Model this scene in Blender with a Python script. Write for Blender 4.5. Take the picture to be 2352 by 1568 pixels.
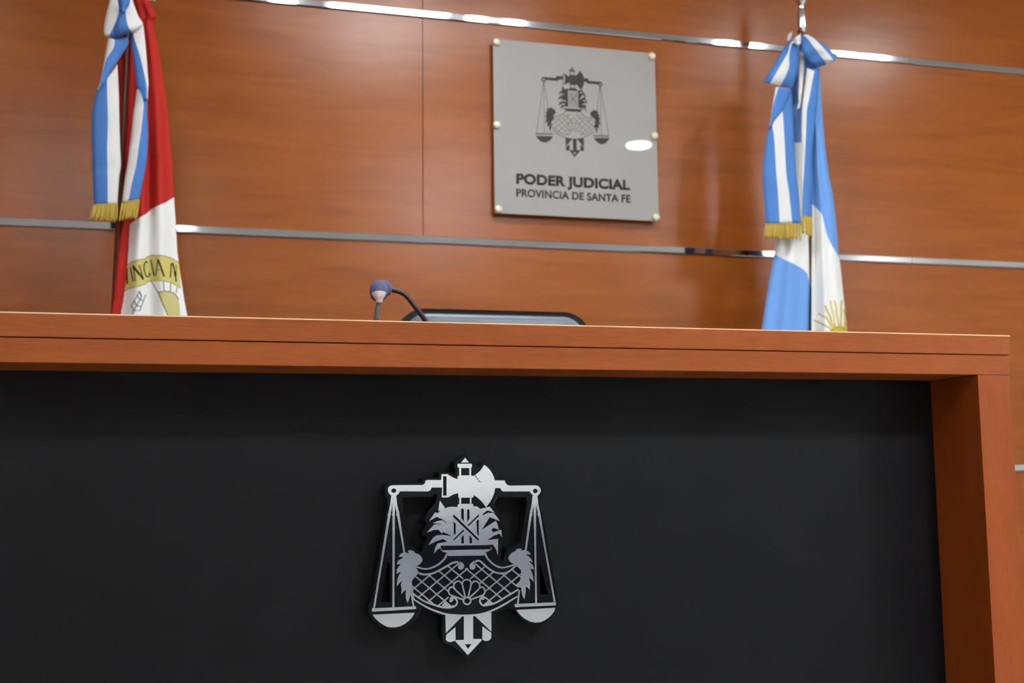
import bpy, bmesh, math, random
import numpy as np
from mathutils import Vector, Matrix
from mathutils.geometry import tessellate_polygon
for o in list(bpy.data.objects): bpy.data.objects.remove(o, do_unlink=True)
C = bpy.context.scene.collection
sc = bpy.context.scene
PI = math.pi
# ---------------- camera ----------------
F = 2600.0; PITCH, ROLL, YAW = .1119, -.0111, -.2672; CAMZ = 0.9
def _rot():
    cp, sp = math.cos(PITCH), math.sin(PITCH); cr, sr = math.cos(ROLL), math.sin(ROLL); c, s = math.cos(YAW), math.sin(YAW)
    Ry = np.array([[c,0,s],[0,1,0],[-s,0,c]]); Rx = np.array([[1,0,0],[0,cp,sp],[0,-sp,cp]]); Rz = np.array([[cr,-sr,0],[sr,cr,0],[0,0,1]])
    return Rz @ Rx @ Ry
R = _rot()
cam_d = bpy.data.cameras.new('camera'); cam = bpy.data.objects.new('camera', cam_d); C.objects.link(cam)
rt = Vector((R[0][0], R[0][2], -R[0][1])); up = -Vector((R[1][0], R[1][2], -R[1][1])); bk = -Vector((R[2][0], R[2][2], -R[2][1]))
M = Matrix((rt, up, bk)).transposed().to_4x4(); M.translation = Vector((0, 0, CAMZ)); cam.matrix_world = M
cam_d.sensor_width = 36; cam_d.sensor_fit = 'HORIZONTAL'; cam_d.lens = F/2352*36; cam_d.clip_start = .02; cam_d.clip_end = 60
cam_d.dof.use_dof = True; cam_d.dof.focus_distance = 1.92; cam_d.dof.aperture_fstop = 6.0
sc.camera = cam
# ---------------- world, view ----------------
w = bpy.data.worlds.new('world'); sc.world = w; w.use_nodes = True
w.node_tree.nodes['Background'].inputs[0].default_value = (.9,.95,1,1); w.node_tree.nodes['Background'].inputs[1].default_value = .3
sc.view_settings.view_transform = 'Standard'; sc.view_settings.look = 'None'; sc.view_settings.gamma = 1; sc.view_settings.use_curve_mapping = False
sc.view_settings.exposure = 1.65
CEIL = 3.2; WALL = 4.0; DESK = 1.85; RECESS = 1.997; FLAGY = 3.72
SPOT_E = 42.0     # luminance of the downlight
# the square ceiling panels (x, y, luminance of the tubes, where) and the round downlights (x, y); panels after the first are added fill
PANELS = [(.85,2.46,14,'over the bench'), (-1.5,2.25,10,'added as fill over the left end of the bench'),
 (1.85,-.9,62,'added as fill, nearest before the bench front'), (4.35,-.9,46,'added as fill by the right wall before the bench'), (-1.1,-.9,21,'added as fill by the left wall before the bench'),
 (-.42,-2.3,20,'added as fill in the rear left part of the room'), (5.9,-2.3,36,'added as fill in the rear right corner'), (-2.3,-3.4,9,'added as fill close to the rear wall')]  # added to light the rear wall, their trim reflections kept behind the flags
SPOTS = [(2.97,.56,.085,'alone before the bench front'), (.34,2.53,.05,'left of the square light over the bench'), (1.32,2.53,.05,'right of the square light over the bench'), (1.51,2.53,.05,'in the middle above the plaque'),
 (2.71,2.53,.05,'first of the row above the right flag'), (2.87,2.53,.055,'second of the row above the right flag'), (3.43,2.53,.075,'third of the row above the right flag'), (3.62,2.53,.08,'last of the row above the right flag')]
# pixel of the 2352x1568 photo + distance of the surface it lies on -> point in the room
def at(px, py, Y):
    d = R.T @ np.array([(px-1176)/F, (py-784)/F, 1.0]); t = Y/d[2]
    return (d[0]*t, Y, -d[1]*t + CAMZ)
def at_np(px, py, Y):
    d = np.stack([(px-1176)/F, (py-784)/F, np.ones_like(px)], -1) @ R
    t = Y/d[..., 2]
    return d[..., 0]*t, -d[..., 1]*t + CAMZ
# ---------------- materials ----------------
def S(r, g, b):   # sRGB 0-255 -> linear
    f = lambda c: (c/255/12.92) if c/255 <= .04045 else ((c/255+.055)/1.055)**2.4
    return (f(r), f(g), f(b), 1)
def mat(name, col, rough=.5, metal=0, spec=.5, coat=0, emit=None, es=0, trans=0):
    m = bpy.data.materials.new(name); m.use_nodes = True; b = m.node_tree.nodes['Principled BSDF']
    b.inputs['Base Color'].default_value = col; b.inputs['Roughness'].default_value = rough; b.inputs['Metallic'].default_value = metal
    b.inputs['Specular IOR Level'].default_value = spec; b.inputs['Coat Weight'].default_value = coat; b.inputs['Coat Roughness'].default_value = .1
    b.inputs['Transmission Weight'].default_value = trans
    if emit: b.inputs['Emission Color'].default_value = emit; b.inputs['Emission Strength'].default_value = es
    return m
def nd(m, t, **k):
    n = m.node_tree.nodes.new(t)
    for a, v in k.items(): setattr(n, a, v)
    return n
def bump(m, scale, strength, dist=.001, stretch=(1,1,1), detail=3):
    nt = m.node_tree; b = nt.nodes['Principled BSDF']
    tc = nd(m, 'ShaderNodeTexCoord'); mp = nd(m, 'ShaderNodeMapping'); mp.inputs['Scale'].default_value = stretch
    nz = nd(m, 'ShaderNodeTexNoise'); nz.inputs['Scale'].default_value = scale; nz.inputs['Detail'].default_value = detail
    bp = nd(m, 'ShaderNodeBump'); bp.inputs['Strength'].default_value = strength; bp.inputs['Distance'].default_value = dist
    nt.links.new(tc.outputs['Object'], mp.inputs[0]); nt.links.new(mp.outputs[0], nz.inputs['Vector'])
    nt.links.new(nz.outputs[0], bp.inputs['Height']); nt.links.new(bp.outputs[0], b.inputs['Normal'])
    return m
def wood(name, dark, mid, light, grain='x', rough=.35, spec=.5, knots=.0, coarse=1.0, pores=.25):
    m = mat(name, mid, rough, spec=spec); nt = m.node_tree; b = nt.nodes['Principled BSDF']; L = nt.links.new
    tc = nd(m, 'ShaderNodeTexCoord'); mp = nd(m, 'ShaderNodeMapping')
    st = {'x': (1.0, 6, 9), 'z': (9, 6, 1.0)}[grain]; mp.inputs['Scale'].default_value = tuple(v*coarse for v in st)
    L(tc.outputs['Object'], mp.inputs[0])
    n1 = nd(m, 'ShaderNodeTexNoise'); n1.inputs['Scale'].default_value = 1.1; n1.inputs['Detail'].default_value = 5; n1.inputs['Distortion'].default_value = .8; n1.inputs['Roughness'].default_value = .5
    L(mp.outputs[0], n1.inputs['Vector'])
    mp2 = nd(m, 'ShaderNodeMapping'); mp2.inputs['Scale'].default_value = {'x': (25, 260, 420), 'z': (420, 260, 25)}[grain]
    L(tc.outputs['Object'], mp2.inputs[0])
    n2 = nd(m, 'ShaderNodeTexNoise'); n2.inputs['Scale'].default_value = 1; n2.inputs['Detail'].default_value = 2
    L(mp2.outputs[0], n2.inputs['Vector'])
    cr = nd(m, 'ShaderNodeValToRGB'); e = cr.color_ramp.elements; e[0].position = .3; e[0].color = dark; e[1].position = .72; e[1].color = light
    x = e.new(.5); x.color = mid
    L(n1.outputs[0], cr.inputs[0])
    mx = nd(m, 'ShaderNodeMix', data_type='RGBA', blend_type='MULTIPLY'); mx.inputs[0].default_value = pores
    c2 = nd(m, 'ShaderNodeValToRGB'); e = c2.color_ramp.elements; e[0].position = .35; e[0].color = (.55,.5,.45,1); e[1].position = .6; e[1].color = (1.1,1.1,1.1,1)
    L(n2.outputs[0], c2.inputs[0]); L(cr.outputs[0], mx.inputs[6]); L(c2.outputs[0], mx.inputs[7])
    out = mx.outputs[2]
    if knots:
        mp3 = nd(m, 'ShaderNodeMapping'); mp3.inputs['Scale'].default_value = (2.2, 1, 4.6); L(tc.outputs['Object'], mp3.inputs[0])
        vo = nd(m, 'ShaderNodeTexVoronoi'); vo.inputs['Scale'].default_value = 1.3; L(mp3.outputs[0], vo.inputs['Vector'])
        k = nd(m, 'ShaderNodeMapRange'); k.inputs[1].default_value = 0; k.inputs[2].default_value = .13; k.inputs[3].default_value = knots; k.inputs[4].default_value = 0
        L(vo.outputs['Distance'], k.inputs[0])
        m3 = nd(m, 'ShaderNodeMix', data_type='RGBA'); m3.inputs[7].default_value = dark; L(k.outputs[0], m3.inputs[0]); L(out, m3.inputs[6]); out = m3.outputs[2]
    L(out, b.inputs['Base Color'])
    return m
MWALL = wood('wall_laminate', S(142,74,23), S(153,81,25), S(160,87,30), 'x', .28, .3, knots=.45, pores=.12, coarse=1.9)
MDESK = wood('desk_laminate', S(143,69,20), S(150,74,22), S(157,79,26), 'x', .38, .3, pores=.32, coarse=1.6)
MDESKV = wood('desk_laminate_upright', S(132,58,16), S(142,65,20), S(151,72,25), 'z', .38, .3, pores=.25, coarse=1.6)
MBLACK = bump(mat('black_laminate', S(16,15,17), .5, spec=.18), 300, .12, .0006)
MCHROME = mat('chrome_strip', (.62,.63,.65,1), .05, 1)
MWHITE = bump(mat('white_paint', S(225,225,220), .8, spec=.2), 200, .08)
MCEIL = mat('ceiling_tile', S(220,220,216), .9, spec=.2)
MFLOOR = mat('floor_tile', S(178,177,174), .25, spec=.5)
MDARK = mat('dark_paint', S(38,38,42), .4)
MGREY = mat('mirrored_band_grey', S(118,122,132), .6)
MTUBE = {p[2]: mat('lamp_tube', (1,1,1,1), .5, emit=(.94,1,1.06,1), es=p[2]) for p in PANELS}
MSPOT = mat('lamp_lens', (1,1,1,1), .5, emit=(.95,1,1.04,1), es=SPOT_E)
MALU = mat('lamp_frame', (.75,.75,.76,1), .35, 1)
MACR = mat('black_acrylic', (.004,.004,.005,1), .1, spec=.22)
MSILV = bump(mat('polished_steel', (.93,.95,.97,1), .11, 1), 120, .05, .0006)
MPLATE = mat('frosted_plate', S(162,158,153), .45, spec=.3, coat=.8); MPLATE.node_tree.nodes['Principled BSDF'].inputs['Coat Roughness'].default_value = .02
MPRINT = mat('black_print', S(26,24,22), .5)
MPRINTG = mat('grey_print', S(84,78,62), .5)
MSCREW = mat('cream_standoff', S(222,214,184), .3, .2)
MLEATH = bump(mat('grey_leather', S(104,112,120), .36, spec=.5), 14, .2, .004)
MPIPE = mat('black_piping', S(14,14,16), .4)
MRUB = bump(mat('foam_windscreen', S(92,96,126), .85), 900, .5, .001)
MGOOSE = mat('gooseneck_black', S(62,56,54), .4, .3); MGOOSE2 = mat('gooseneck_steel', S(112,116,120), .3, .1)
MSTEEL = mat('bright_steel', (.8,.8,.82,1), .15, 1); MSATIN = mat('satin_steel', (.8,.82,.84,1), .3, .1)
MPOLE = mat('dark_varnished_pole', S(112,52,24), .4)
MFRINGE = bump(mat('gold_fringe', S(192,164,62), .5, .1), 60, .6, .003)
def clothmat(name, col): return bump(mat(name, col, .75, spec=.25), 500, .15, .0005)
MBLUE = clothmat('ribbon_blue', S(78,128,196)); MCW = clothmat('ribbon_white', S(226,226,222)); MRED = clothmat('flag_red', S(190,42,34))
def attr_cloth(name):
    m = mat(name, (1,1,1,1), .75, spec=.25); a = nd(m, 'ShaderNodeVertexColor'); a.layer_name = 'dye'
    m.node_tree.links.new(a.outputs[0], m.node_tree.nodes['Principled BSDF'].inputs['Base Color'])
    return bump(m, 500, .15, .0005)
MFLAG = attr_cloth('dyed_flag_cloth')
# ---------------- helpers ----------------
def link(o, parent=None):
    C.objects.link(o)
    if parent: o.parent = parent
    return o
def tag(o, label=None, cat=None, group=None, kind=None):
    for k, v in (('label', label), ('category', cat), ('group', group), ('kind', kind)):
        if v: o[k] = v
    return o
def empty(name, loc, label, cat, group=None):
    o = bpy.data.objects.new(name, None); o.empty_display_size = .05; link(o); o.location = loc
    tag(o, label, cat, group); return o
def obj(name, bm, m, parent=None, smooth=False):
    me = bpy.data.meshes.new(name)
    if parent: bmesh.ops.translate(bm, verts=bm.verts, vec=-wl(parent))
    bm.to_mesh(me); bm.free()
    for x in (m if isinstance(m, (list, tuple)) else [m]): me.materials.append(x)
    if smooth:
        for p in me.polygons: p.use_smooth = True
    return link(bpy.data.objects.new(name, me), parent)
def wl(o):   # world location of an unrotated chain
    v = Vector((0,0,0))
    while o: v += Vector(o.location); o = o.parent
    return v
def bevel_mod(o, wdt=.002, seg=2):
    b = o.modifiers.new('bevel', 'BEVEL'); b.width = wdt; b.segments = seg; b.limit_method = 'ANGLE'; return o
def box(bm, x0, x1, y0, y1, z0, z1):
    v = [bm.verts.new(p) for p in ((x0,y0,z0),(x1,y0,z0),(x1,y1,z0),(x0,y1,z0),(x0,y0,z1),(x1,y0,z1),(x1,y1,z1),(x0,y1,z1))]
    for f in ((3,2,1,0),(4,5,6,7),(0,1,5,4),(1,2,6,5),(2,3,7,6),(3,0,4,7)): bm.faces.new([v[i] for i in f])
    return bm
def BX(*a): return box(bmesh.new(), *a)
def lathe(bm, prof, cx, cy, n=32, axis='z', cz=0):
    rings = []
    for r, h in prof:
        ring = []
        for i in range(n):
            a = 2*PI*i/n; c, s = r*math.cos(a), r*math.sin(a)
            ring.append(bm.verts.new((cx+c, cy+s, h) if axis == 'z' else (cx+c, cy+h, cz+s)))
        rings.append(ring)
    for a, b in zip(rings, rings[1:]):
        for i in range(n): bm.faces.new((a[i], a[(i+1)%n], b[(i+1)%n], b[i]))
    bm.faces.new(rings[0][::-1]); bm.faces.new(rings[-1])
    bmesh.ops.recalc_face_normals(bm, faces=bm.faces)
    return bm
def catmull(p, n=8):
    p = [Vector(q) for q in p]; out = []
    for i in range(len(p)-1):
        a = p[i-1] if i else p[0]; b, c = p[i], p[i+1]; d = p[i+2] if i+2 < len(p) else p[-1]
        for k in range(n):
            t = k/n; out.append(.5*((2*b)+(c-a)*t+(2*a-5*b+4*c-d)*t*t+(3*b-a-3*c+d)*t**3))
    return out+[p[-1]]
def tube(bm, pts, r, n=12, smooth=6):
    P = catmull(pts, smooth); rs = r if isinstance(r, (list, tuple)) else None
    rings = []; ref = Vector((.3,.9,.2))
    for i, p in enumerate(P):
        t = (P[min(i+1, len(P)-1)]-P[max(i-1, 0)]).normalized(); u = t.cross(ref).normalized(); v = t.cross(u)
        rr = float(r if rs is None else np.interp(i/(len(P)-1), np.linspace(0, 1, len(rs)), rs))
        rings.append([bm.verts.new(p+rr*(math.cos(2*PI*k/n)*u+math.sin(2*PI*k/n)*v)) for k in range(n)])
    for a, b in zip(rings, rings[1:]):
        for i in range(n): bm.faces.new((a[i], a[(i+1)%n], b[(i+1)%n], b[i]))
    bm.faces.new(rings[0][::-1]); bm.faces.new(rings[-1]); bmesh.ops.recalc_face_normals(bm, faces=bm.faces)
    return bm
def plate(bm, loops, y_front, y_back):     # loops: [outer, hole...] of (x, z); a slab standing parallel to the wall
    loops = [[Vector((x, 0, z)) for x, z in l] for l in loops]
    tri = tessellate_polygon([[Vector((p.x, p.z, 0)) for p in l] for l in loops])
    flat = [p for l in loops for p in l]
    fr = [bm.verts.new((p.x, y_front, p.z)) for p in flat]; bkv = [bm.verts.new((p.x, y_back, p.z)) for p in flat]
    for t in tri:
        a, b, c = [flat[i] for i in t]
        if abs((b-a).cross(c-a).length) < 1e-12: continue
        up_ = (b-a).cross(c-a).y < 0
        tt = t if up_ else t[::-1]
        try: bm.faces.new([fr[i] for i in tt]); bm.faces.new([bkv[i] for i in tt[::-1]])
        except ValueError: pass
    k = 0
    for l in loops:
        n = len(l)
        for i in range(n):
            a, b = k+i, k+(i+1)%n
            try: bm.faces.new((fr[a], fr[b], bkv[b], bkv[a]))
            except ValueError: pass
        k += n
    return bm
def fixn(bm): bmesh.ops.recalc_face_normals(bm, faces=bm.faces); return bm
# ---------------- room ----------------
XL, XR, YB = -3.0, 6.6, -4.2
tag(obj('floor', BX(XL-.1, XR+.1, YB-.1, WALL+.1, -.1, 0), MFLOOR), kind='structure')
tag(obj('floor_raised', BX(XL, XR, 2.02, WALL-.012, 0, .2), MFLOOR), kind='structure')
tag(obj('ceiling', BX(XL-.1, XR+.1, YB-.1, WALL+.1, CEIL, CEIL+.1), MCEIL), kind='structure')
tag(obj('wall_left', BX(XL-.1, XL, YB, WALL, 0, CEIL), MWALL), kind='structure')
tag(obj('wall_right', BX(XR, XR+.1, YB, WALL, 0, CEIL), MWHITE), kind='structure')
tag(obj('wall_rear', BX(XL, XR, YB-.1, YB, 0, CEIL), MWHITE), kind='structure')
tag(obj('mirrored_band_rear', BX(XL, XR, YB, YB+.03, 0, .62), MGREY), kind='structure')  # unseen grey band, added as the darker zone mirrored in the emblem's steel
d1 = tag(obj('door_1', BX(2.6, 3.6, YB+.03, YB+.08, 0, 2.1), MDARK), kind='structure')
obj('door_handle', tube(bmesh.new(), [(2.72, YB+.12, 1.0), (2.84, YB+.12, 1.0)], .01), MSTEEL, d1)
# panelled wall: laminate boards with 4 mm seams on a dark ground, chrome strips in the horizontal joints
TRZ = [(.89-.009), 1.7315, 2.583]; TH = .0125; STEP = .8485
rows = [(.0, TRZ[0]), (TRZ[0], TRZ[1]), (TRZ[1], TRZ[2]), (TRZ[2], CEIL)]
SEAM = at(970, 280, WALL)[0]
bm = BX(XL, XR, WALL, WALL+.1, 0, CEIL)
for i, (z0, z1) in enumerate(rows):
    off = 0 if i >= 2 else at(1835, 680, WALL)[0]-SEAM
    per = 2.8 if i >= 2 else 3.2
    xs = sorted([XL, XR]+[SEAM+off+k*per for k in range(-4, 5) if XL+.05 < SEAM+off+k*per < XR-.05])
    for a, b in zip(xs, xs[1:]): box(bm, a+.002, b-.002, WALL-.008, WALL, z0, z1)
tag(obj('wall_front', bm, MWALL), kind='structure')
for i, z in enumerate(TRZ):
    bm = bmesh.new(); j = XR if i == 0 else at(2084 if i == 2 else 2089, 140 if i == 2 else 595, WALL)[0]
    segs = [(XL, j-.0008), (j+.0008, XR)] if i else [(XL, XR)]
    for a, b in segs:
        prof = [(WALL-.008, z-TH), (WALL-.0150, z-TH), (WALL-.017, z-TH+.0025), (WALL-.017, z+TH-.0015), (WALL-.016, z+TH), (WALL-.008, z+TH)]
        va = [bm.verts.new((a, y, zz)) for y, zz in prof]; vb = [bm.verts.new((b, y, zz)) for y, zz in prof]; n = len(prof)
        for k in range(n): bm.faces.new((va[k], va[(k+1)%n], vb[(k+1)%n], vb[k]))
        bm.faces.new(va[::-1]); bm.faces.new(vb)
    tag(obj('trim_%d' % (i+1), fixn(bm), MCHROME), kind='structure')
# ---------------- lamps ----------------
def panel_light(x, y, E, label):
    t = empty('ceiling_light', (x, y, CEIL-.06), label, 'light', 'square ceiling lights')
    bm = bmesh.new(); s = .31
    for a in ((x-s,x+s,y-s,y-s+.02),(x-s,x+s,y+s-.02,y+s),(x-s,x-s+.02,y-s+.02,y+s-.02),(x+s-.02,x+s,y-s+.02,y+s-.02)): box(bm, *a, CEIL-.06, CEIL)
    for k in (-1, 0, 1): box(bm, x-s+.02, x+s-.02, y+k*.147-.004, y+k*.147+.004, CEIL-.055, CEIL-.01)
    obj('frame', bm, MALU, t)
    for k in range(4):
        yy = y-.2205+k*.147; bm = lathe(bmesh.new(), [(.02, -.28), (.02, .28)], 0, 0, 16, 'y')
        bmesh.ops.rotate(bm, verts=bm.verts, matrix=Matrix.Rotation(PI/2, 3, 'Z')); bmesh.ops.translate(bm, verts=bm.verts, vec=(x, yy, CEIL-.03))
        obj('tube', bm, MTUBE[E], t)
for x, y, E, nme in PANELS: panel_light(x, y, E, 'square ceiling light with four tubes '+nme)
for x, y, rr, nme in SPOTS:
    t = empty('downlight', (x, y, CEIL-.02), 'round recessed downlight '+nme, 'light', 'round downlights')
    obj('rim', lathe(bmesh.new(), [(rr+.012, CEIL-.012), (rr+.022, CEIL-.006), (rr+.022, CEIL)], x, y), MALU, t)
    obj('lens', lathe(bmesh.new(), [(rr, CEIL-.02), (rr, CEIL-.012)], x, y), MSPOT, t)
# ---------------- judges' bench ----------------
BXL, BXR = -1.72, 1.502
t = empty('judges_bench', ((BXL+BXR)/2, 2.3, 0), 'long reddish wood bench with a recessed black front panel', 'desk')
ZT = 1.1455
bevel_mod(obj('ledge_top', BX(BXL-.003, BXR+.004, DESK-.003, 2.12, ZT-.0375, ZT), MDESK, t), .0012)
bevel_mod(obj('apron', BX(BXL, BXR, DESK, 2.10, ZT-.0765, ZT-.0385), MDESK, t), .0008)
eb = obj('edge_strip', BX(BXL-.003, BXR+.004, DESK-.0034, DESK+.002, ZT-.0016, ZT+.0004), mat('pale_edge', S(238,196,150), .3), t); eb['label'] = 'thin pale strip along the front edge of the ledge'  # thin strip in a paler tone than the ledge
bevel_mod(obj('side_post', BX(1.430, BXR, DESK, 2.10, 0, ZT-.077), MDESKV, t), .0008)
bevel_mod(obj('side_post', BX(BXL, BXL+.072, DESK, 2.10, 0, ZT-.077), MDESKV, t), .0008)
obj('front_panel', BX(BXL+.072, 1.430, RECESS, RECESS+.018, 0, ZT-.077), MBLACK, t)
bevel_mod(obj('work_surface', BX(BXL+.01, BXR-.01, 2.10, 2.52, .90, .93), MDESK, t), .001)
for x in (BXL+.01, BXR-.05): obj('end_panel', BX(x, x+.04, 2.10, 2.5, .2, .90), MDESKV, t)
# ---------------- the court emblem (scales, axe, laurels, net) ----------------
UP = 931
def c2(l): return [(u, v+UP) for u, v in l]
def circ(u, v, r, n=18, ry=None, a0=0, a1=360, close=True):
    k = n if close else n+1
    return [(u+r*math.cos(math.radians(a0+(a1-a0)*i/n)), v+(ry or r)*math.sin(math.radians(a0+(a1-a0)*i/n))) for i in range(k)]
def smooth2(l, n=5): return [(p.x, p.y) for p in catmull([(a, b, 0) for a, b in l], n)]
def stroke(l, wd, sm=0):   # polyline -> closed ribbon polygon; wd one or per-point widths
    if sm: 
        k = len(l); l2 = smooth2(l, sm); wd = wd if not isinstance(wd, (list, tuple)) else list(np.interp(np.linspace(0, k-1, len(l2)), range(k), wd)); l = l2
    if not isinstance(wd, (list, tuple)): wd = [wd]*len(l)
    a, b = [], []
    for i, p in enumerate(l):
        q0, q1 = l[max(i-1, 0)], l[min(i+1, len(l)-1)]; dx, dy = q1[0]-q0[0], q1[1]-q0[1]; d = math.hypot(dx, dy) or 1
        nx, ny = -dy/d*wd[i]/2, dx/d*wd[i]/2; a.append((p[0]+nx, p[1]+ny)); b.append((p[0]-nx, p[1]-ny))
    return a+b[::-1]
BEAM = [[(345,470),(350,440),(368,420),(400,411),(735,408),(756,398),(765,380),(768,362),(785,353),(945,353),(948,292),(958,287),(1018,287),(1050,308),(1085,328),(1130,343),(1128,312),(1148,303),(1146,216),(1130,208),(1128,176),(1135,170),(1288,170),(1292,178),(1291,205),(1282,215),(1281,303),(1310,306),(1325,297),(1358,272),(1385,248),(1430,183),(1462,205),(1490,235),(1515,272),(1535,312),(1548,357),
 (1660,358),(1668,385),(1690,408),(1718,416),(2010,412),(2040,422),(2062,445),(2067,475),(2058,500),(2035,525),(2010,533),(1985,528),(1955,505),(1942,481),(1640,481),(1622,470),(1608,442),(1553,443),(1540,505),(1522,550),(1495,600),(1450,658),(1425,625),(1390,583),(1350,548),(1310,522),(1308,548),(1285,550),(1285,622),(1268,622),(1268,551),(1170,551),(1170,622),(1148,622),(1148,552),(1138,545),(1135,500),(1090,512),(1058,528),(1025,548),(958,550),(950,540),(955,437),(840,437),(832,450),(820,470),(800,480),(480,480),(468,505),(445,525),(412,532),(380,525),(355,500)],
 [(1170,218),(1262,218),(1262,300),(1170,300)], [(967,310),(1005,310),(1005,528),(967,528)], circ(412,472,29,16,25), circ(2004,476,27,16,26)]
CAPT = [[(1215,103),(1258,157),(1168,157)]]
CRACK = [(1325,300),(1345,330),(1365,352),(1375,372),(1395,372)]
LCORD = [stroke([(395,530),(385,620),(366,720),(190,1793)], [24,24,28,20]), stroke([(412,530),(411,720),(408,1785)], [40,28,22]), stroke([(428,530),(440,640),(458,720),(530,1165)], [24,24,28,20]), stroke([(606,1620),(636,1775)], 18)]
LCORD += [[(340,740),(362,715),(384,740),(370,765),(356,765)], [(390,740),(412,715),(428,740),(420,760),(400,760)], [(438,740),(458,712),(476,738),(466,765),(450,765)]]
RCORD = [stroke([(1985,528),(1972,640),(1955,720),(1895,1148)], [24,24,28,20]), stroke([(2000,530),(1998,720),(2003,1100),(2013,1740)], [40,28,20,20]), stroke([(2016,528),(2028,640),(2045,720),(2112,1110),(2222,1722)], [24,24,28,20,20]), stroke([(1824,1590),(1807,1742)], 18)]
RCORD += [[(1936,740),(1955,712),(1974,740),(1964,762),(1946,762)], [(1982,740),(1998,715),(2016,740),(2006,760),(1990,760)], [(2024,738),(2045,712),(2062,740),(2052,762),(2038,762)]]
LPAN = [c2([(165,864),(660,841),(664,872),(166,903)]), c2([(172,935),(648,912),(625,958),(585,1000),(540,1037),(480,1066),(430,1077),(380,1079),(340,1073),(290,1048),(235,1008),(200,972)])]
RPAN = [c2([(1770,816),(2236,795),(2236,831),(1775,851)]), c2([(1790,882),(2230,858),(2216,902),(2170,955),(2112,998),(2060,1020),(2000,1026),(1940,1012),(1880,978),(1830,935)])]
BODY = [(1130,655),(1132,630),(1150,621),(1300,620),(1312,648),(1350,650),(1385,677),(1440,664),(1490,652),(1548,722),(1466,693),(1408,738),(1416,750),(1470,722),(1530,722),(1560,750),(1605,815),(1490,770),(1403,912),(1562,808),(1578,850),(1595,912),(1532,890),(1510,912),(1528,940),(1578,925),(1620,910),(1629,998),(1600,955),(1540,978),(1460,1030),(1586,1012),(1583,1205),(1562,1130),(1528,1080),(1450,1076),(1512,1083),(1512,1112),(940,1123),(940,1092),(1012,1088),(945,1090),(905,1130),(862,1182),(880,1110),(905,1065),(1015,1045),(965,1015),(880,1045),(800,1086),(850,1005),(890,975),(960,968),(1065,985),(1010,955),(962,938),(950,955),(915,912),(860,915),(782,945),(822,900),(865,855),(900,847),(960,860),(920,842),(850,838),(900,815),(955,805),(1022,842),(960,795),(895,768),(808,815),(875,718),(912,722),(935,690),(912,700),(920,640),(930,582),(960,625),(992,672),(1020,658),(1060,652),(1095,655)]
DIAG = [(1078,745),(1092,745),(1368,1015),(1367,1035),(1350,1025),(1080,768)]
BHOLES = [[(1170,678),(1185,670),(1200,688),(1200,822),(1170,778)], [(1237,688),(1250,678),(1263,692),(1263,790),(1238,820)], [(1085,822),(1108,840),(1108,955),(1088,970)], [(1342,810),(1368,795),(1368,982),(1350,960)],
 [(1370,735),(1370,760),(1250,872),(1240,862)], [(1195,910),(1205,922),(1085,1035),(1083,1018)], [(1172,1065),(1172,1000),(1198,968),(1200,1065)], [(1265,1065),(1262,972),(1290,1005),(1292,1065)]]
BASE = [[(948,1142),(1510,1131),(1490,1147),(1436,1170),(1425,1202),(1028,1207),(1008,1170),(960,1158)], stroke([(943,1118),(947,1146)], 8), stroke([(1507,1106),(1507,1136)], 9)]
NECK = [stroke([(1012,1180),(985,1235),(930,1290),(850,1335),(760,1352),(655,1325)], [24,20,20,20,18,18], 5), stroke([(1437,1170),(1462,1228),(1515,1285),(1580,1325),(1650,1337),(1770,1305)], [24,20,20,20,18,18], 5)]
TOPL = [(690,1400),(760,1415),(850,1402),(930,1365),(1010,1320),(1080,1282),(1140,1274)]
TOPR = [(1330,1265),(1378,1262),(1440,1315),(1510,1370),(1600,1402),(1700,1385),(1785,1315)]
BOTL = c2([(618,690),(700,750),(780,795),(930,845),(1010,857),(1075,850),(1115,825),(1125,790),(1105,755),(1060,740)])
BOTR = c2([(1400,740),(1380,775),(1395,815),(1440,832),(1550,805),(1690,725),(1815,650)])
NETS = [stroke(TOPL, 22, 5), stroke(TOPR, 20, 5), stroke(BOTL, 20, 5), stroke(BOTR, 20, 5), stroke(c2([(635,762),(780,850),(900,900),(990,928),(1110,942),(1230,944),(1350,936),(1450,914),(1560,870),(1650,822),(1805,728)]), [14,20,20,20,20,20,20,20,20,20,16], 4),
 stroke([(1150,1278),(1188,1300),(1195,1330)], 20, 4), stroke([(1320,1270),(1285,1295),(1270,1320)], 20, 4), circ(1166,1328,33), circ(1297,1328,33), c2([(1040,765),(1050,735),(1080,745),(1082,775),(1060,795),(1035,790)]), c2([(1400,770),(1385,740),(1420,720),(1445,740),(1430,765)]), stroke(c2([(605,560),(612,640),(625,700),(640,770)]), 18), c2([(950,832),(990,785),(1068,848),(1030,858)]), c2([(1425,828),(1480,778),(1515,808),(1450,834)])]
def inside(x, y, poly):
    c = False; j = len(poly)-1
    for i in range(len(poly)):
        xi_, yi = poly[i]; xj, yj = poly[j]
        if (yi > y) != (yj > y) and x < (xj-xi_)*(y-yi)/(yj-yi)+xi_: c = not c
        j = i
    return c
PL = [(690,1400)]+smooth2(TOPL)[1:]+[(1166,1330),(1230,1345)]+[(1235,1860),(1110,1760)]+smooth2(BOTL)[::-1][8:]+[(605,1620),(605,1500),(645,1450)]
PR = [(1230,1345),(1297,1330),(1330,1268)]+smooth2(TOPR)+[(1850,1370),(1840,1470),(1790,1530),(1815,1580)]+smooth2(BOTR)[::-1]+[(1380,1720),(1235,1860)]
SHELLR = circ(1232, 1635, 205, 24, 175)
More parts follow.
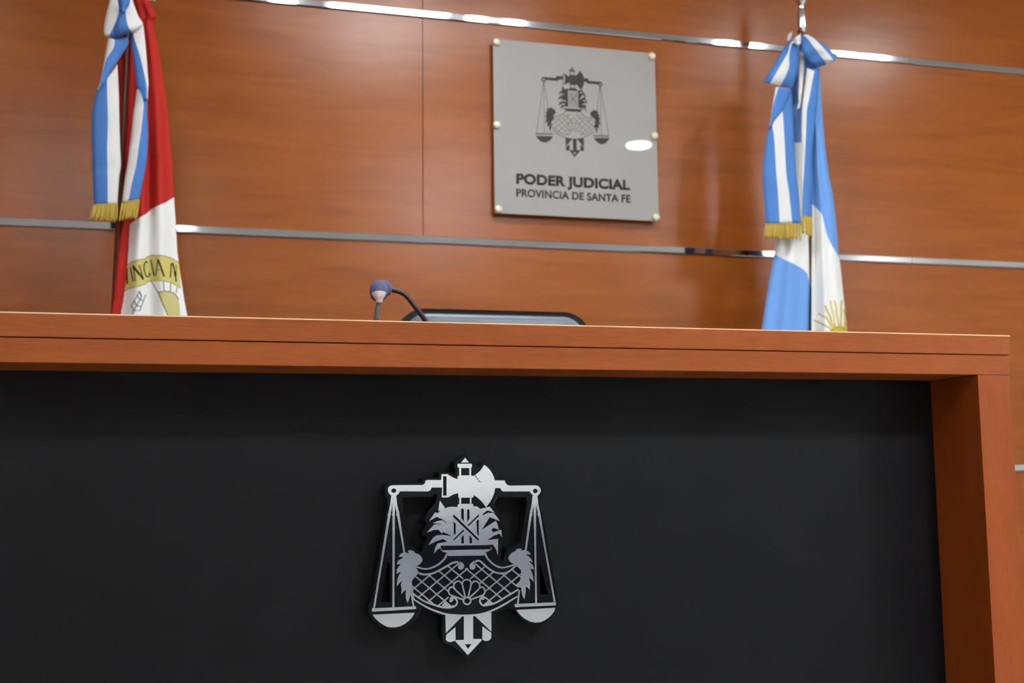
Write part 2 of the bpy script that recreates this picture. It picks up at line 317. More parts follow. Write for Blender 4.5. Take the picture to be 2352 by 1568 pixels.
def lattice(w=15):
    out = []
    for s, off in ((1, 55), (-1, 58)):
        for k in range(-30, 40):
            c = off+168*k; run = []
            for i in range(0, 160):
                v = 1240+i*4.; y = v-UP; u = c+s*y/.84
                ok = (inside(u, v, PL) or inside(u, v, PR)) and not inside(u, v, SHELLR) and not (1120 < u < 1350 and v > 1640)
                if ok: run.append((u, v))
                if (not ok or i == 159) and run:
                    if len(run) > 2: out.append(stroke([run[0], run[-1]], w))
                    run = []
    return out
def shell(w=17):
    p = []
    for m in (1, -1):
        f = lambda l: [(1232+m*(u-1232), v) for u, v in c2(l)]
        p += [stroke(f([(1248,738),(1285,585)]), w), stroke(f([(1285,590),(1310,562),(1345,562),(1374,590),(1376,630),(1350,665),(1262,745)]), w, 4), stroke(f([(1376,628),(1415,628),(1436,665),(1425,705),(1380,728),(1275,765)]), w, 4)]
    p += [stroke(c2([(1180,590),(1195,555),(1232,540),(1270,555),(1286,590)]), w, 4)]
    return p
RING = [circ(1236,780+UP,50,24,48), circ(1236,780+UP,32,20,30)]
LPLUME = c2([(540,232),(575,246),(585,240),(570,222),(580,211),(615,213),(640,224),(655,245),(695,258),(722,285),(735,315),(724,350),(690,378),(650,395),(675,425),(692,455),(668,495),(630,535),(605,575),(603,640),(606,690),(588,750),(568,806),(548,755),(545,700),(548,655),(522,675),(495,708),(500,645),(489,600),(508,555),(475,580),(445,618),(450,545),(468,490),(492,458),(466,462),(445,478),(444,430),(465,395),(492,372),(466,367),(442,374),(458,330),(490,310),(522,293),(498,284),(468,288),(478,262),(508,240)])
RPLUME = c2([(1852,194),(1848,206),(1842,218),(1880,207),(1920,222),(1945,242),(1956,264),(1925,256),(1898,262),(1930,280),(1955,305),(1977,348),(1950,335),(1930,338),(1965,365),(1984,400),(1988,436),(1968,420),(1945,422),(1965,455),(1978,500),(1986,572),(1965,545),(1930,518),(1942,560),(1946,600),(1940,662),(1922,635),(1895,615),(1897,670),(1890,720),(1878,762),(1858,720),(1848,675),(1846,632),(1800,625),(1780,605),(1830,555),(1846,480),(1840,430),(1800,395),(1770,368),(1730,350),(1706,325),(1700,290),(1720,258),(1745,235),(1780,222),(1785,203),(1815,193)])
TIP = [[c2([(992,930),(1188,948),(997,1143)])], [c2([(1003,1160),(1105,1075),(1108,1212),(1095,1230),(1050,1244),(1012,1235),(996,1212)])],
 [c2([(1200,945),(1305,945),(1305,1208),(1395,1208),(1400,1226),(1245,1390),(1098,1228),(1112,1220),(1200,1218)]), c2([(1210,1268),(1288,1266),(1247,1320)])],
 [c2([(1318,945),(1510,908),(1510,1127)])], [c2([(1408,1065),(1510,1140),(1508,1200),(1482,1225),(1440,1233),(1408,1214)])]]
BACK = [[(1215,68),(1300,150),(1335,175),(1372,205),(1430,140),(1505,205),(1560,290),(1578,332),(1685,334),(1705,378),(2010,382),(2070,400),(2098,450),(2092,520),(2062,560),(2062,640),(2090,730),(2150,1060),(2215,1420),(2262,1690),(2268,1775),(2240,1840),(2190,1900),(2110,1965),(2010,1990),(1920,1970),(1840,1905),(1775,1815),(1690,1795),(1560,1850),(1555,2090),(1530,2170),(1480,2205),(1430,2210),(1245,2365),(1065,2210),(1010,2205),(965,2160),(958,2080),(962,1885),(840,1840),(730,1780),(700,1880),(640,1960),(540,2025),(400,2048),(280,2015),(180,1935),(125,1850),(125,1770),(160,1700),(322,745),(340,640),(340,570),(312,520),(312,430),(350,385),(735,378),(745,335),(920,325),(925,268),(1035,262),(1105,300),(1108,230),(1095,215),(1098,150)],
 [(512,548),(830,545),(885,510),(905,520),(895,560),(880,620),(800,705),(762,810),(790,850),(735,945),(735,975),(770,985),(790,1000),(775,1050),(735,1150),(700,1170),(640,1110),(595,1090),(570,1010),(540,820),(525,640)],
 [(1580,542),(1900,545),(1915,600),(1895,740),(1850,1040),(1780,1085),(1700,1120),(1665,1200),(1640,1270),(1618,1240),(1640,1080),(1662,1000),(1650,880),(1620,760),(1560,650),(1540,615)],
 c2([(345,350),(372,370),(372,788),(275,790)]), c2([(2055,380),(2068,370),(2150,712),(2062,712)])]
YF = RECESS-.042
def front(uv): 
    x, y, z = at(820+uv[0]/4.9, 1030+uv[1]/4.9, YF); return (x, z)
def part_plate(name, items, m, parent, mapf, y0, y1, flat=True):
    bm = bmesh.new()
    for k, it in enumerate(items):
        loops = it if isinstance(it[0][0], (tuple, list)) else [it]
        plate(bm, [[mapf(p) for p in l] for l in loops], y0-k*2e-6, y1)
    return obj(name, bm, m, parent)
ex, ez = front((1215, 1200))
em = empty('court_emblem', (ex, RECESS, ez), 'silver-faced black emblem of scales, axe and net on the black bench front', 'emblem')
bo = part_plate('backing', [BACK], MACR, em, front, YF, RECESS); bevel_mod(bo, .0015, 2)
yf = YF-.0016
part_plate('beam_and_axe', [BEAM, CAPT], MSILV, em, front, yf, YF)
part_plate('scale_cord', LCORD, MSILV, em, front, yf, YF); part_plate('scale_cord', RCORD, MSILV, em, front, yf, YF)
part_plate('scale_pan', LPAN, MSILV, em, front, yf, YF); part_plate('scale_pan', RPAN, MSILV, em, front, yf, YF)
part_plate('laurel_bundle', [[BODY, DIAG]+BHOLES]+BASE, MSILV, em, front, yf, YF)
part_plate('net', NETS+NECK+lattice(), MSILV, em, front, yf, YF)
part_plate('shell', shell()+[RING], MSILV, em, front, yf-.0003, YF)
part_plate('plume', [LPLUME], MSILV, em, front, yf-.0003, YF); part_plate('plume', [RPLUME], MSILV, em, front, yf-.0003, YF)
part_plate('shaft_tip', TIP, MSILV, em, front, yf, YF)
part_plate('axe_notch', [stroke(CRACK, [10,7,6,10,4])], MACR, em, front, yf-.0002, YF)
# ---------------- wall sign ----------------
SX0, SX1, SZ0, SZ1 = 1.023, 1.674, 1.836, 2.503; SY = WALL-.040
sg = empty('wall_sign', ((SX0+SX1)/2, WALL-.008, SZ0), 'square frosted grey court plaque with black lettering on the wood wall', 'sign')
bevel_mod(obj('plate', BX(SX0, SX1, SY, SY+.006, SZ0, SZ1), MPLATE, sg), .001)
for x, z in ((SX0+.014, SZ0+.014), (SX1-.014, SZ0+.014), (SX0+.014, SZ1-.014), (SX1-.014, SZ1-.014), (SX0+.011, (SZ0+SZ1)/2), (SX1-.011, (SZ0+SZ1)/2)):
    obj('standoff', lathe(bmesh.new(), [(.008, .0310), (.008, .006), (.008, .0), (.0145, .0), (.0155, -.003), (.0145, -.008), (.009, -.011)][::-1], x, SY, 20, 'y', z), MSCREW, sg, True)
xc = at(1314, 188, SY)[0]; zc_ = at(1314, 188, SY)[2]; zb = at(1319, 361, SY)[2]; xa = at(1249, 182, SY)[0]; xb = at(1378.5, 194, SY)[0]
sxs = (xb-xa)/1592; szs = (zb-zc_)/(2321-472)
def sign(uv): return (xc+(uv[0]-1208)*sxs, zc_+(uv[1]-472)*szs)
HB = [[BODY, [(1085,690),(1370,690),(1370,1095),(1085,1095)]]]
thin = lambda L, w: [stroke(l, w) for l in L]
cordsL = thin([[(402,540),(190,1793)], [(412,530),(408,1785)], [(424,540),(520,1165)]], 13); cordsR = thin([[(1990,530),(1893,1148)], [(2004,530),(2012,1740)], [(2016,540),(2222,1722)]], 13)
inner = thin([[(u, 700), (u, 1095)] for u in (1130, 1180, 1228, 1276, 1325)], 15)+thin([[(1100,760),(1355,1020)], [(1355,760),(1100,1020)]], 12)
y0, y1 = SY-.0006, SY
part_plate('printed_emblem', [BEAM]+HB+BASE+[CAPT, [LPAN[1]], [RPAN[1]], [LPLUME], [RPLUME]]+TIP, MPRINT, sg, sign, y0, y1)
part_plate('printed_fine_lines', [stroke(TOPL, 12, 4), stroke(TOPR, 12, 4), stroke(BOTL, 12, 4), stroke(BOTR, 12, 4)]+NETS[4:5]+NECK+lattice(11)+shell(12)+cordsL+cordsR+inner+[LPAN[0], RPAN[0]], MPRINTG, sg, sign, y0, y1)
def text_part(name, body, x0, x1, z0, z1, y, m, parent, bold=.018, cap='HE'):
    def mk(s):
        cu = bpy.data.curves.new('t', 'FONT'); cu.body = s; cu.offset = bold*2.3; cu.space_character = 1.04
        o = bpy.data.objects.new('t', cu); C.objects.link(o); bpy.context.view_layer.update()
        me = bpy.data.meshes.new_from_object(o.evaluated_get(bpy.context.evaluated_depsgraph_get())); bpy.data.objects.remove(o, do_unlink=True); bpy.data.curves.remove(cu); return me
    me = mk(body); ref = mk(cap)
    xs = [v.co.x for v in me.vertices]; rz = [v.co.y for v in ref.vertices]; a, b = min(xs), max(xs); c, d = min(rz), max(rz); bpy.data.meshes.remove(ref)
    pw = wl(parent)
    bm = bmesh.new(); bm.from_mesh(me); bpy.data.meshes.remove(me)
    for v in bm.verts: v.co = Vector((x0+(v.co.x-a)/(b-a)*(x1-x0), y, z0+(v.co.y-c)/(d-c)*(z1-z0)))
    r = bmesh.ops.extrude_face_region(bm, geom=bm.faces[:]); bmesh.ops.translate(bm, verts=[g for g in r['geom'] if isinstance(g, bmesh.types.BMVert)], vec=(0, .0006, 0))
    fixn(bm)
    return obj(name, bm, m, parent)
a0 = at(1186, 420.7, SY); a1 = at(1447, 438, SY); b0 = at(1186, 396.7, SY); b1 = at(1447, 414.7, SY)
text_part('lettering', 'PODER JUDICIAL', a0[0], a1[0], (a0[2]+a1[2])/2, (b0[2]+b1[2])/2, SY-.0006, MPRINT, sg, .02, 'E')
a0 = at(1186, 450, SY); a1 = at(1448.2, 466.3, SY); b0 = at(1186, 432.7, SY); b1 = at(1448.2, 448.3, SY)
text_part('lettering', 'PROVINCIA DE SANTA FE', a0[0], a1[0], (a0[2]+a1[2])/2, (b0[2]+b1[2])/2, SY-.0006, MPRINT, sg, .012, 'E')
# ---------------- chair ----------------
ch = empty('office_chair', (.76, 2.95, .2), 'grey leather high-back office chair with black piping behind the bench', 'chair')
def rrect(x0, x1, z0, z1, r, n=7):
    out = []
    for cx, cz, a in ((x1-r, z1-r, 0), (x0+r, z1-r, 90), (x0+r, z0+r, 180), (x1-r, z0+r, 270)):
        out += [(cx+r*math.cos(math.radians(a+90*i/n)), cz+r*math.sin(math.radians(a+90*i/n))) for i in range(n+1)]
    return out
CX0, CX1, CZ1 = at(912, 745, 2.9)[0], at(1357, 745, 2.9)[0], at(1150, 713, 2.9)[2]
bm = bmesh.new(); o_ = rrect(CX0, CX1, .78, CZ1, .075)
plate(bm, [o_], 2.90, 2.96); bo = obj('backrest', bm, MPIPE, ch, True); bevel_mod(bo, .008, 3)
bm = bmesh.new(); ins = rrect(CX0+.018, CX1-.018, .80, CZ1-.012, .062)
for dy_, s in ((2.905, 1), (2.892, .985), (2.884, .94), (2.88, .8)):
    cxm, czm = (CX0+CX1)/2, (.80+CZ1)/2; bm.verts.ensure_lookup_table()
    [bm.verts.new((cxm+(x-cxm)*(1-(1-s)*.5), dy_, czm+(z-czm)*(1-(1-s)*.35))) for x, z in ins]
bm.verts.ensure_lookup_table(); n = len(ins)
for k in range(3):
    for i in range(n): bm.faces.new((bm.verts[k*n+i], bm.verts[k*n+(i+1)%n], bm.verts[(k+1)*n+(i+1)%n], bm.verts[(k+1)*n+i]))
bm.faces.new([bm.verts[3*n+i] for i in range(n)]); obj('back_cushion', fixn(bm), MLEATH, ch, True)
bevel_mod(obj('seat', BX(CX0+.02, CX1-.02, 2.52, 2.92, .64, .73), MLEATH, ch, True), .03, 4)
for x in (CX0-.02, CX1+.02):
    obj('armrest', tube(bmesh.new(), [(x, 2.90, .92), (x, 2.7, .94), (x, 2.62, .9), (x, 2.66, .76), (x, 2.75, .70)], .018), MPIPE, ch, True)
obj('gas_column', lathe(bmesh.new(), [(.03, .27), (.03, .5), (.05, .52), (.12, .64)], .76, 2.73, 20), MPIPE, ch, True)
for k in range(5):
    a = 2*PI*k/5+.3; p = (.76+.3*math.cos(a), 2.73+.24*math.sin(a))
    l = obj('base_leg', tube(bmesh.new(), [(.76, 2.73, .31), ((.76+p[0])/2, (2.73+p[1])/2, .29), (p[0], p[1], .26)], [.028,.022,.016]), MPIPE, ch, True)
    bm = lathe(bmesh.new(), [(.026, -.02), (.026, .02)], p[0], p[1], 16, 'y', .226); obj('caster', bm, MPIPE, l)
# ---------------- microphones ----------------
def W(px, py, Y): return at(px, py, Y)
def q8(u, v): return (820+u/4.055, 620+v/4.055)
def mic(label, neck, ball, rx, rz, Y, gm, cone, base):
    e = empty('microphone', (base[0], base[1], .93), label, 'microphone', 'microphones on the bench')
    obj('base', lathe(bmesh.new(), [(.05, .93), (.05, .945), (.035, .96), (.012, .965)], base[0], base[1], 28), MPIPE, e, True)
    pts = [(base[0], base[1], .96)]+neck
    obj('gooseneck', tube(bmesh.new(), pts, .0052, 12), gm, e, True)
    bx, by, bz = ball; bm = bmesh.new(); bmesh.ops.create_uvsphere(bm, u_segments=28, v_segments=18, radius=1)
    bmesh.ops.transform(bm, verts=bm.verts, matrix=Matrix.Translation(ball) @ Matrix.Diagonal((rx, rx, rz, 1)))
    obj('windscreen', bm, MRUB, e, True)
    if cone: obj('collar', tube(bmesh.new(), cone, [.0065,.0075,.011,.0145], 16), MSATIN, e, True)
Y1 = 2.2
b1_ = W(*q8(203, 196), Y1)
mic('microphone with a straight silver-collared gooseneck, foam head facing the room', [W(*q8(188, 560), Y1-.005), W(*q8(183, 465), Y1-.01), W(*q8(190, 375), Y1-.014), W(*q8(207, 290), Y1-.018)], b1_, .0182, .0222, Y1, MGOOSE2,
    [W(*q8(206, 300), Y1-.021), W(*q8(206, 275), Y1-.022), W(*q8(205, 250), Y1-.022), W(*q8(204, 218), Y1-.0205)], (b1_[0]-.01, Y1+.02))
Y2 = 2.24
b2_ = W(*q8(252, 172), Y2)
mic('microphone with bent dark gooseneck slanting in front of the chair', [W(*q8(760, 640), Y2+.02), W(*q8(650, 490), Y2+.01), W(*q8(560, 365), Y2), W(*q8(460, 240), Y2), W(*q8(400, 203), Y2), W(*q8(300, 178), Y2)], b2_, .0165, .0172, Y2, MGOOSE,
    None, (W(*q8(900, 900), Y2)[0], Y2+.04))
# ---------------- flags ----------------
def interp_poly(pts, ys):
    pts = sorted(pts, key=lambda p: p[1]); return np.interp(ys, [p[1] for p in pts], [p[0] for p in pts])
def inside_np(px, py, poly):
    c = np.zeros(px.shape, bool); n = len(poly); j = n-1
    for i in range(n):
        xi_, yi = poly[i]; xj, yj = poly[j]
        if yi != yj: c ^= ((yi > py) != (yj > py)) & (px < (xj-xi_)*(py-yi)/(yj-yi)+xi_)
        j = i
    return c
def dist_np(px, py, line):
    d = np.full(px.shape, 1e9)
    for (ax, ay), (bx, by) in zip(line, line[1:]):
        vx, vy = bx-ax, by-ay; L = vx*vx+vy*vy or 1; t = np.clip(((px-ax)*vx+(py-ay)*vy)/L, 0, 1)
        d = np.minimum(d, np.hypot(px-ax-t*vx, py-ay-t*vy))
    return d
def cloth(name, L, Rr, y0, y1, Y, depth, dye, parent, nx, ny):
    v = np.linspace(y0, y1, ny); l = interp_poly(L, v); r = interp_poly(Rr, v)
    s = np.linspace(0, 1, nx)[None, :]*np.ones((ny, 1)); t = np.linspace(0, 1, ny)[:, None]*np.ones((1, nx))
    px = l[:, None]+(r-l)[:, None]*s; py = v[:, None]*np.ones((1, nx))
    X, Z = at_np(px, py, Y); dep = depth(s, t, px, py); Yw = Y-dep
    k = Yw/Y; X = X*k; Z = (Z-CAMZ)*k+CAMZ       # folds push the cloth towards or away along the line of sight
    pw = wl(parent); co = np.stack([X-pw.x, Yw-pw.y, Z-pw.z], -1).reshape(-1, 3)
    idx = np.arange(nx*ny).reshape(ny, nx); q = np.stack([idx[:-1, :-1], idx[1:, :-1], idx[1:, 1:], idx[:-1, 1:]], -1).reshape(-1, 4)
    me = bpy.data.meshes.new(name); me.vertices.add(len(co)); me.vertices.foreach_set('co', co.ravel())
    me.loops.add(q.size); me.loops.foreach_set('vertex_index', q.ravel().astype(np.int32)); me.polygons.add(len(q))
    me.polygons.foreach_set('loop_start', np.arange(0, q.size, 4, dtype=np.int32)); me.polygons.foreach_set('loop_total', np.full(len(q), 4, np.int32))
    me.update(calc_edges=True); me.polygons.foreach_set('use_smooth', np.ones(len(q), bool))
    a = me.color_attributes.new('dye', 'FLOAT_COLOR', 'POINT'); col = np.ones((ny*nx, 4)); col[:, :3] = dye(px, py).reshape(-1, 3); a.data.foreach_set('color', col.ravel())
    me.materials.append(MFLAG); o = link(bpy.data.objects.new(name, me), parent)
    so = o.modifiers.new('thickness', 'SOLIDIFY'); so.thickness = .0015; so.offset = 1
    return o
RED = np.array(S(186,40,32)[:3]); WHT = np.array(S(240,240,236)[:3]); SKY = np.array(S(112,162,226)[:3]); GLD = np.array(S(212,200,116)[:3]); BLK = np.array(S(22,20,16)[:3]); OCH = np.array(S(204,196,130)[:3]); SUN = np.array(S(206,178,66)[:3])
def A(u, v, top=True): return (180+u/4.127, (0 if top else 360)+v/4.127)
def B(u, v, top=True): return (1700+u/3.92, (0 if top else 380)+v/3.92)
def A2(l): return [A(u, v, False) for u, v in l]
def B2(l): return [B(u, v, False) for u, v in l]
# left flag (red / white with the provincial arms)
lf = empty('flag', (at(262,720,FLAGY)[0], FLAGY, .2), 'red and white flag with embroidered arms on the left pole', 'flag', 'flags behind the bench')
def pole(parent, x0, z0, x1, z1, Y, zb=.2):
    k = (z1-z0) and (x1-x0)/(z1-z0); xb = x0+k*(zb-z0)
    obj('pole', tube(bmesh.new(), [(xb, Y, zb+.03), ((xb+x1)/2, Y, (zb+z1)/2), (x1, Y, z1)], .014, 16), MPOLE, parent, True)
    obj('pole_base', lathe(bmesh.new(), [(.15, zb), (.15, zb+.02), (.06, zb+.035), (.025, zb+.07)], xb, Y, 32), MSTEEL, parent, True)
    return xb
p0 = at(269.5, 640, FLAGY+.03); p1 = at(294.5, 150, FLAGY+.03); kx = (p1[0]-p0[0])/(p1[2]-p0[2])
pole(lf, p0[0], p0[2], p1[0]+kx*.45, p1[2]+.45, FLAGY+.03)
fx, fz = p1[0]+kx*.45, p1[2]+.45
obj('finial', lathe(bmesh.new(), [(.014, fz), (.02, fz+.02), (.012, fz+.04), (.03, fz+.09), (.004, fz+.2)], fx, FLAGY+.03, 20), MSTEEL, lf, True)
RB = A2([(440,680),(490,640),(560,590),(640,540),(700,492),(760,462),(830,430),(900,388),(1100,290)])
WHITEP = RB+[(700,360),(700,1400),(A(400,1568,False)[0]-60,1400)]+[A(330,1900,False), A(405,1560,False), A(430,1300,False), A(462,1100,False), A(470,900,False), A(478,740,False)]
def G(*l): return [(280+u/9.8, 570+v/9.8) for u, v in l]
BANDT = G((60,410),(140,365),(240,300),(400,255),(520,235),(560,195),(640,165),(780,155),(920,165),(1040,200),(1150,240),(1225,290),(1300,330))
BANDB = G((20,990),(80,960),(180,910),(300,875),(440,840),(520,810),(560,760),(640,740),(780,735),(920,735),(1060,760),(1160,805),(1245,855),(1320,900))
BAND = BANDT+BANDB[::-1]
TORCH = G((825,985),(960,968),(1090,985),(1200,1035),(1265,1140),(1300,1300),(1300,1700),(1090,1700),(1020,1515),(930,1300),(880,1130))
LETT = [(G((122,470),(128,800)), 1.9), (G((200,430),(262,740)), 1.5), (G((262,410),(310,735)), 1.2), (G((262,410),(470,690)), 2.3), (G((385,385),(475,690)), 1.2),
 (G((570,325),(530,300),(492,370),(488,480),(530,620),(580,650),(630,600)), 1.4), (G((628,560),(632,600)), 2.0), (G((660,275),(730,610)), 1.6), (G((818,260),(765,610)), 1.2), (G((818,260),(870,400),(940,630)), 1.9), (G((800,480),(880,490)), .8),
 (G((1105,345),(1085,650)), 1.6), (G((1140,345),(1175,480),(1215,740)), 1.9), (G((1220,380),(1212,740)), 1.0)]
LINES = [G((670,745),(825,1000),(890,1180),(960,1340),(1030,1530)), G((928,740),(945,970)), G((1092,790),(1078,985)), G((825,985),(960,968),(1090,985),(1200,1035),(1270,1150)), G((1240,880),(1215,1000)),
 G((390,960),(290,1190),(215,1290),(280,1400),(235,1500)), G((280,1400),(330,1300),(290,1190)), G((330,1300),(400,1160),(350,1060)), G((400,1160),(440,1090),(390,960)), G((440,1090),(400,1020)), G((345,1300),(430,1310),(480,1180)), G((280,1405),(400,1400),(430,1310)), G((410,1160),(480,1170),(530,1050))]
def dye_left(px, py):
    c = np.empty(px.shape+(3,)); c[:] = RED
    xb = np.interp(py, [p[1] for p in sorted(RB, key=lambda p: p[1])], [p[0] for p in sorted(RB, key=lambda p: p[1])])
    lim = np.interp(py, [515, 560, 600, 640, 690, 722, 800, 1200], [299, 296.5, 294.5, 291, 284, 278, 268, 200])
    yb = np.interp(px, [p[0] for p in RB], [p[1] for p in RB])
    wm = (py > yb) & (px > lim); c[wm] = WHT
    m = inside_np(px, py, BAND) & wm; c[m] = GLD
    m = inside_np(px, py, TORCH) & wm; c[m] = OCH
    for l, wd in LETT: c[(dist_np(px, py, l) < wd) & wm] = BLK
    for l in LINES: c[(dist_np(px, py, l) < .9) & wm] = BLK
    for l in (BANDT, BANDB): c[(dist_np(px, py, l) < .8) & wm] = BLK+GLD*.3
    return c
LFL = [(294,-60),(298,40),(301,100),(296,200),(290,300),(285,400),(281.5,505),(277,542),(273,578),(268,626),(262,687),(256.5,722),(245,850),(200,1200)]
LFR = [(330,-60),(345,-5),A(670,0),A(740,155),A(705,200),A(722,330),A(760,500),A(790,700),A(830,950),A(855,1200),A(875,1450),A(885,0,False),A(892,200,False),A(903,390,False),A(918,600,False),A(935,900,False),A(965,1120,False),A(1000,1350,False),A(1030,1510,False),(450,850),(500,1200)]
def dep_left(s, t, px, py):
    g = .35+.65*np.clip((py-60)/600, 0, 1)
    d = .045*np.sin(PI*np.clip(s, 0, 1))**.7*g - .028*g*np.exp(-((s-.50)/.10)**2)*np.clip((py-60)/150, 0, 1)*np.clip(1.4-(py-60)/700, .35, 1)
    d += .010*g*np.sin(2*PI*(s*2.6+.2)+t*2)
    d += .02*np.exp(-((py-25)/22)**2)*s
    return d
cloth('cloth', LFL, LFR, -60, 1200, FLAGY-.02, dep_left, dye_left, lf, 170, 1150)
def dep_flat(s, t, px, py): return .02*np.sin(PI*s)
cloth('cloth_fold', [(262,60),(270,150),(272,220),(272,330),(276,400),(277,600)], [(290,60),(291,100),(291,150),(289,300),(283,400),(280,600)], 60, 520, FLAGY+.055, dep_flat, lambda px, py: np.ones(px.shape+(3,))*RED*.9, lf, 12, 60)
# right flag (light blue / white with the sun)
rf = empty('flag', (at(1850,760,FLAGY)[0], FLAGY, .2), 'light blue and white flag with golden sun on the right pole', 'flag', 'flags behind the bench')
p0 = at(1828, 330, FLAGY+.03); p1 = at(1832, 120, FLAGY+.03); ptop = at(1840, 72, FLAGY+.03)
pb = at(1848, 760, FLAGY+.03)
pole(rf, pb[0]-.0, pb[2], ptop[0], ptop[2], FLAGY+.03)
pz = ptop[2]; u = (at(1842, 0, FLAGY+.03)[2]-pz)/72
obj('finial', lathe(bmesh.new(), [(.010, pz-.01), (.017, pz), (.0185, pz+u*10), (.018, pz+u*30), (.0155, pz+u*44), (.011, pz+u*50), (.012, pz+u*58), (.022, pz+u*68), (.028, pz+u*85), (.02, pz+u*110), (.003, pz+u*150)], ptop[0]+.004, FLAGY+.03, 24), MSTEEL, rf, True)
RL_L = [(1822,90),(1815,200),(1805,400),(1796,480),B(325,670,False),B(310,800,False),B(270,1000,False),B(230,1250,False),B(195,1480,False),(1735,900),(1700,1200)]
RL_R = [(1836,90),(1842,250),(1848,400),(1855,520),B(612,640,False),B(618,900,False),B(626,1080,False),B(620,1300,False),B(618,1500,False),(1857,900),(1855,1200)]
CB = B2([(250,770),(310,803),(370,832),(480,885),(560,930),(600,970),(618,1040),(626,1090)])
def dye_rl(px, py):
    c = np.empty(px.shape+(3,)); c[:] = WHT
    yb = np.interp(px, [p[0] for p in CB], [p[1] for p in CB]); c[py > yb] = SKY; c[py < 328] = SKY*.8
    return c
def dep_l(s, t, px, py):
    g = np.clip(.3+t*1.1, .3, 1); 
    dg = (py-(560-(px-1783)*.45))/30.   # the diagonal crease below the fringe
    return g*(.05*np.sin(PI*np.clip(s*.93+.07, 0, 1))**.8) + .007*g*np.sin(2*PI*s*2.2+1.5*t)+.012*np.tanh(dg)*np.exp(-np.clip(py-600, 0, 999)/60.)
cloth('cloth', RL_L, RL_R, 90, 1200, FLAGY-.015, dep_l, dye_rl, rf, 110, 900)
RR_L = [(1845,90),(1850,200),(1862,300),(1863,400),B(645,350,False),B(645,600,False),B(645,1000,False),B(643,1480,False),(1862,900),(1862,1200)]
RR_R = [(1862,90),(1872,120),B(710,600),B(735,1000),B(760,1300),B(795,1568),B(830,250,False),B(860,500,False),B(885,800,False),B(905,950,False),B(930,1200,False),B(960,1490,False),(1962,900),(2000,1200)]
CR = B2([(640,345),(650,350),(700,395),(735,440),(755,520),(770,590),(790,650),(830,730),(865,790),(890,840),(960,960)])
RAYS = [B2(l) for l in ([(850,1500),(800,1462),(740,1425),(700,1408),(665,1395)], [(850,1470),(815,1440),(790,1395),(770,1365),(735,1350),(710,1333)], [(850,1450),(825,1420),(810,1370),(800,1345),(780,1310),(765,1265)], [(855,1445),(848,1400),(838,1345),(822,1280),(810,1220)], [(885,1445),(880,1400),(865,1330),(862,1270),(848,1215)], [(905,1445),(902,1400),(906,1330),(905,1270),(912,1220)], [(935,1460),(940,1400),(938,1350),(930,1300)], [(950,1480),(946,1420)], [(745,1497),(700,1490),(655,1500)])]
def dye_rr(px, py):
    c = np.empty(px.shape+(3,)); c[:] = SKY
    yb = np.interp(px, [p[0] for p in CR], [p[1] for p in CR]); c[py > yb] = WHT
    sx, sy = B(885, 1540, False); r = np.hypot(px-sx, py-sy)
    for l in RAYS: c[dist_np(px, py, l) < 1.9] = SUN
    c[r < 24] = SUN*.8; c[r < 20] = SUN
    return c
def dep_r(s, t, px, py):
    g = np.clip(.3+t*1.1, .3, 1)
    return g*(.055*np.sin(PI*np.clip(s*.9+.05, 0, 1))**.8) + .008*g*np.sin(2*PI*s*2.5+.8+t)-.012*g*np.exp(-((s-.12)/.06)**2)
cloth('cloth', RR_L, RR_R, 90, 1200, FLAGY-.02, dep_r, dye_rr, rf, 110, 1100)
cloth('cloth_fold', [(1846,500),(1848,700),(1848,1200)], [(1868,500),(1868,700),(1868,1200)], 500, 1200, FLAGY+.005, dep_flat, lambda px, py: np.where((py < 656)[..., None], np.array(S(206,180,140)[:3]), SKY*.55), rf, 10, 60)  # tan stands for wood seen in the gap; below, blue darkened as fold shade
# ---------------- ribbon bows ----------------
def strip(name, rows, cols, Y, parent, mats, bulge=.006, n=6, lift=None):
    # rows: each [(px,py) ...] across the ribbon, one more point than colours; lift: distance from plane Y per row
    k = len(rows[0]); bm = bmesh.new(); R3 = []
    lines = [catmull([(r[j][0], r[j][1], (lift[i] if lift else 0)) for i, r in enumerate(rows)], n) for j in range(k)]
    m = len(lines[0]); sub = 3; grid = []
    for i in range(m):
        row = []
        for j in range(k-1):
            for q in range(sub+(j == k-2)):
                s = q/sub; p = lines[j][i].lerp(lines[j+1][i], s); a = (j+s)/(k-1)
                dpt = p.z+bulge*math.sin(PI*a)+.0015*math.sin(i*.55)
                x, y, z = at(p.x, p.y, Y); kk = (Y-dpt)/Y; row.append(bm.verts.new((x*kk, Y-dpt, (z-CAMZ)*kk+CAMZ)))
        grid.append(row)
    for a, b in zip(grid, grid[1:]):
        for j in range(len(a)-1):
            try:
                f = bm.faces.new((a[j], b[j], b[j+1], a[j+1])); f.material_index = cols[min(j//sub, len(cols)-1)]
            except ValueError: pass
    o = obj(name, bm, mats, parent, True); so = o.modifiers.new('thickness', 'SOLIDIFY'); so.thickness = .0016; so.offset = 0
    return o
